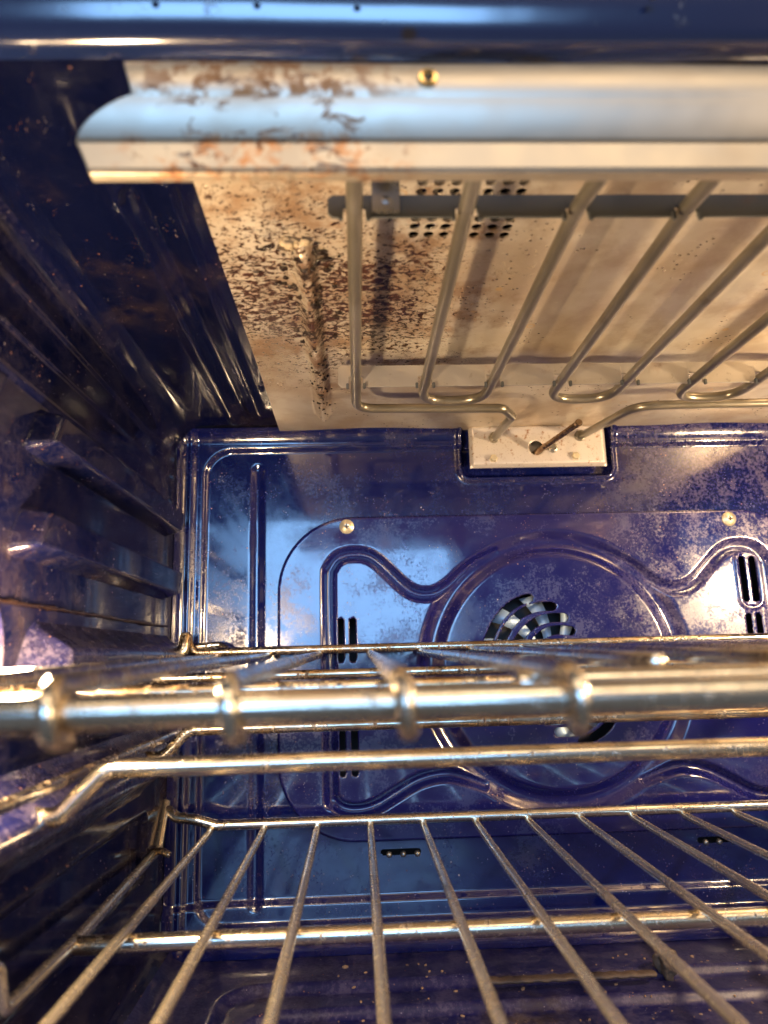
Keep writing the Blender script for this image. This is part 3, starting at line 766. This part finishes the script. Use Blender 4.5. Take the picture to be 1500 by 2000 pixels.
for i in range(NX + 1):
    t = i / NX; t = t ** 1.6
    for j in range(n):
        x0 = hood_end(j); x1 = 2 * CX - x0
        V.append((x0 + (x1 - x0) * t, hp[j][0] + 0, hp[j][1] + (0.0003 * math.sin(23 * t) if j == 0 else 0)))
for i in range(NX):
    for j in range(n - 1): F.append((i * n + j, i * n + j + 1, (i + 1) * n + j + 1, (i + 1) * n + j))
hb = from_arrays('deflector_band', V, F, M['hood'], hd); sharp(hb, 40)
md = hb.modifiers.new('t', 'SOLIDIFY'); md.thickness = 0.001; md.offset = 1
M['gold'] = chrome('rusty_gold_screw', 0.5, (0.85, 0.58, 0.25))
sc_ = lathe('deflector_screw', [(0.0001, -0.0004), (0.0010, -0.0004), (0.0018, -0.0018), (0.0030, -0.0016), (0.0036, 0.0005), (0.0001, 0.0005)], M['gold'], hd, 'y', (0.0262, 0.1992, 0.1828), 16)
lathe('screw_recess', [(0.0001, -0.0010), (0.0011, -0.0010), (0.0013, 0.0)], M['char'], sc_, 'y', (0.0262, 0.1992, 0.1828), 6)

# ================================================================== UPPER RACK
rods = [-0.1145 + 0.0414 * k for k in range(14)]
ur = empty('oven_rack', (CX, 0.4, 0.0), 'upper chrome wire oven rack at eye level with thick ringed front rail', 'oven rack', 'wire oven racks')
fy, fz = 0.180, -0.0112
tube('end_rail', resample([(LX + 0.012, fy, fz), (RX - 0.012, fy, fz)], 0.02), 0.0042, M['chrome'], ur, sides=24)
tube('handle_rail', resample([(0.0470, 0.214, -0.0086), (0.29, 0.214, -0.0086)], 0.02), 0.0036, M['chrome'], ur, sides=20)
tube('end_rail', rounded([(-0.1370, 0.590, 0.021), (-0.1375, 0.600, 0.012), (-0.1320, 0.600, 0.0073), (2 * CX + 0.132, 0.600, 0.0073), (2 * CX + .1375, 0.600, 0.012), (2 * CX + 0.137, 0.590, 0.021)], 0.006), 0.0036, M['chrome_dirty'], ur, sides=16)
tube('corner_loop', rounded([(-0.137, 0.604, 0.012), (-0.115, 0.608, 0.0135), (-0.106, 0.606, 0.009), (-0.112, 0.602, 0.006)], 0.004), 0.0028, M['chrome_dirty'], ur, sides=12)
for y, z, r in ((0.440, -0.0092, 0.0028), (0.300, -0.0115, 0.0028)):
    tube('cross_bar', resample([(LX + 0.018, y, z), (RX - 0.018, y, z)], 0.02), r, M['chrome_dirty'], ur, sides=12)
for x in (LX + 0.014, RX - 0.014):
    tube('side_rail', rounded([(x, fy, fz), (x, 0.30, -0.009), (x, 0.59, 0.003), (x, 0.598, 0.020)], 0.008), 0.0036, M['chrome_dirty'], ur, sides=14)
for x in rods:
    if -0.0 < x - 0.07 and x < 0.27:      # rods that stop at the handle rail
        p = resample([(x, 0.600, 0.0035), (x, 0.42, 0.0005), (x, 0.2235, -0.0040)], 0.03)
        tube('rack_rod', p, 0.0031, M['chrome'], ur, sides=14)
    else:
        r = 0.0067
        p = [(x, 0.600, 0.0035), (x, 0.590, 0.0028), (x, 0.42, -0.0002), (x, 0.27, -0.0032), (x, fy + 0.016, -0.0046)]
        p = resample(p, 0.03)
        for k in range(0, 12):
            a = R(60 + k * 20); p.append((x + 0.0002 * k, fy + r * math.cos(a) , fz + r * math.sin(a)))
        tube('rack_rod', p, 0.0029, M['chrome'], ur, sides=14, radii=[0.0029] * (len(p) - 12) + [0.0028, 0.0026] + [0.0024] * 10)
st_ = tube('rack_stop', rounded([(-0.141, 0.585, -0.004), (-0.1385, 0.580, 0.006), (-0.1365, 0.583, 0.021)], 0.01), 0.0045, M['chrome_dirty'], ur, sides=12)

# ================================================================== SLIDE FRAME
sf = empty('slide_frame', (CX, 0.4, -0.05), 'sooty wire frame of two cross bars with stepped ends just under the upper rack', 'rack frame')
for y, xa, xb, r, m in ((0.330, -0.1100, -0.1290, 0.0042, 'chrome'), (0.500, -0.1135, -0.1300, 0.0038, 'chrome_dirty')):
    z = -0.0442; zl = z - 0.0195 if y < 0.4 else z - 0.0170
    L = [(-0.1540, y + 0.002, zl + 0.001), (xb, y, zl), (xa, y, z)]
    Rr = [(2 * CX - a, b, c) for a, b, c in reversed(L)]
    tube('cross_bar', resample(rounded(L + Rr, [0, .012, .012, .012, .012, 0], 8), 0.02), r, M[m], sf, sides=20)
for x in (-0.1302, 2 * CX + 0.1302):
    tube('side_rail', resample([(x, 0.205, -0.0495), (x, 0.535, -0.0495)], 0.02), 0.0028, M['chrome_dirty'], sf, sides=12)

# ================================================================== LOWER RACK
lr = empty('oven_rack', (CX, 0.4, -0.135), 'lower chrome wire oven rack with long rods fanning toward the viewer', 'oven rack', 'wire oven racks')
def two(name, pts, rad, r, mat, sides=16):
    tube(name, resample(rounded(pts, rad), 0.02), r, mat, lr, sides=sides)
    tube(name, resample(rounded([(2 * CX - a, b, c) for a, b, c in pts], rad), 0.02), r, mat, lr, sides=sides)
zr = -0.1253
P = [(-0.1520, 0.6030, -0.1130), (-0.1440, 0.6010, -0.1185), (-0.1290, 0.600, -0.1205), (-0.1130, 0.600, zr)]
P += [(2 * CX - a, b, c) for a, b, c in reversed(P)]
tube('end_rail', resample(rounded(P, 0.008), 0.02), 0.0041, M['chrome'], lr, sides=18)
two('side_rail', [(-0.1500, 0.250, -0.120), (-0.1450, 0.318, -0.1160), (-0.1445, 0.3240, -0.1345), (-0.1455, 0.405, -0.1362), (-0.1530, 0.583, -0.1372), (-0.1540, 0.606, -0.1075)], [0, .004, .006, .02, .005, 0], 0.0032, M['chrome_rod'])
tube('cross_bar', resample([(-0.1440, 0.400, -0.1375), (2 * CX + 0.1440, 0.400, -0.1375)], 0.02), 0.0044, M['chrome'], lr, sides=20)
for x in rods:
    xx = x - 0.003
    tube('rack_rod', resample([(xx, 0.601, -0.1275), (xx, 0.594, -0.1293), (xx, 0.20, -0.1300)], 0.02), 0.0027, M['chrome_rod'], lr, sides=14)
two('rail_stub', [(-0.1530, 0.5700, -0.1350), (-0.1450, 0.5660, -0.1345), (-0.1400, 0.5640, -0.1365)], 0.003, 0.0025, M['chrome_dirty'], 12)

# ================================================================== FLOOR DEBRIS
lp = lump('burnt_food_lump', (0.2145, 0.556, FZ + 0.004), (0.0075, 0.006, 0.010), simple('charred_lump', (0.10, 0.07, 0.05), 0.7, 0, 1.0, 120), None, 5, 4, 0.45)
tag(lp, 'dark round lump of charred food on the oven floor at lower right', 'burnt food')
V, F = [], []
pth = [(0.085 + 0.117 * k / 40, 0.5490 + 0.0004 * math.sin(k * 1.3), FZ + 0.0022 + 0.0006 * math.sin(k * 1.7)) for k in range(41)]
tube_data(pth, 0.0042, V, F, sides=12, jitter=0.10)
V = [Vector((v.x, v.y, FZ - 0.0004 + (v.z - FZ) * 0.45)) for v in V]
M['ridge'] = simple('baked_ridge', (0.075, 0.048, 0.036), 0.6, 0, 0.8, 150)
o = from_arrays('grease_ridge', V, F, M['ridge']); tag(o, 'brown baked ridge of grease lying on the floor left of the dark round lump', 'burnt food')
bm = bmesh.new()
for i in range(300):
    if i < 200: x, y = random.uniform(-0.02, 0.40), random.uniform(0.43, 0.595)
    else: x, y = random.uniform(-0.13, 0.45), random.uniform(0.22, 0.43)
    z = float(floor_fn(np.array([[x]]), np.array([[y]]))[2][0, 0])
    s_ = abs(random.gauss(0, 0.0005)) + 0.0003
    bmesh.ops.create_icosphere(bm, subdivisions=1, radius=1, matrix=Matrix.Translation((x, y, z + s_ * 0.4)) @ Matrix.Rotation(random.random() * 3, 4, 'Z') @ Matrix.Diagonal((s_ * random.uniform(1, 2), s_, s_ * 0.8, 1)))
o = bm_obj('food_crumbs', bm, M['crumb']); tag(o, 'scattered pale brown crumbs on the blue oven floor', kind='stuff')
print('tris', sum(len(o.data.polygons) * 2 for o in bpy.data.objects if o.type == 'MESH'))
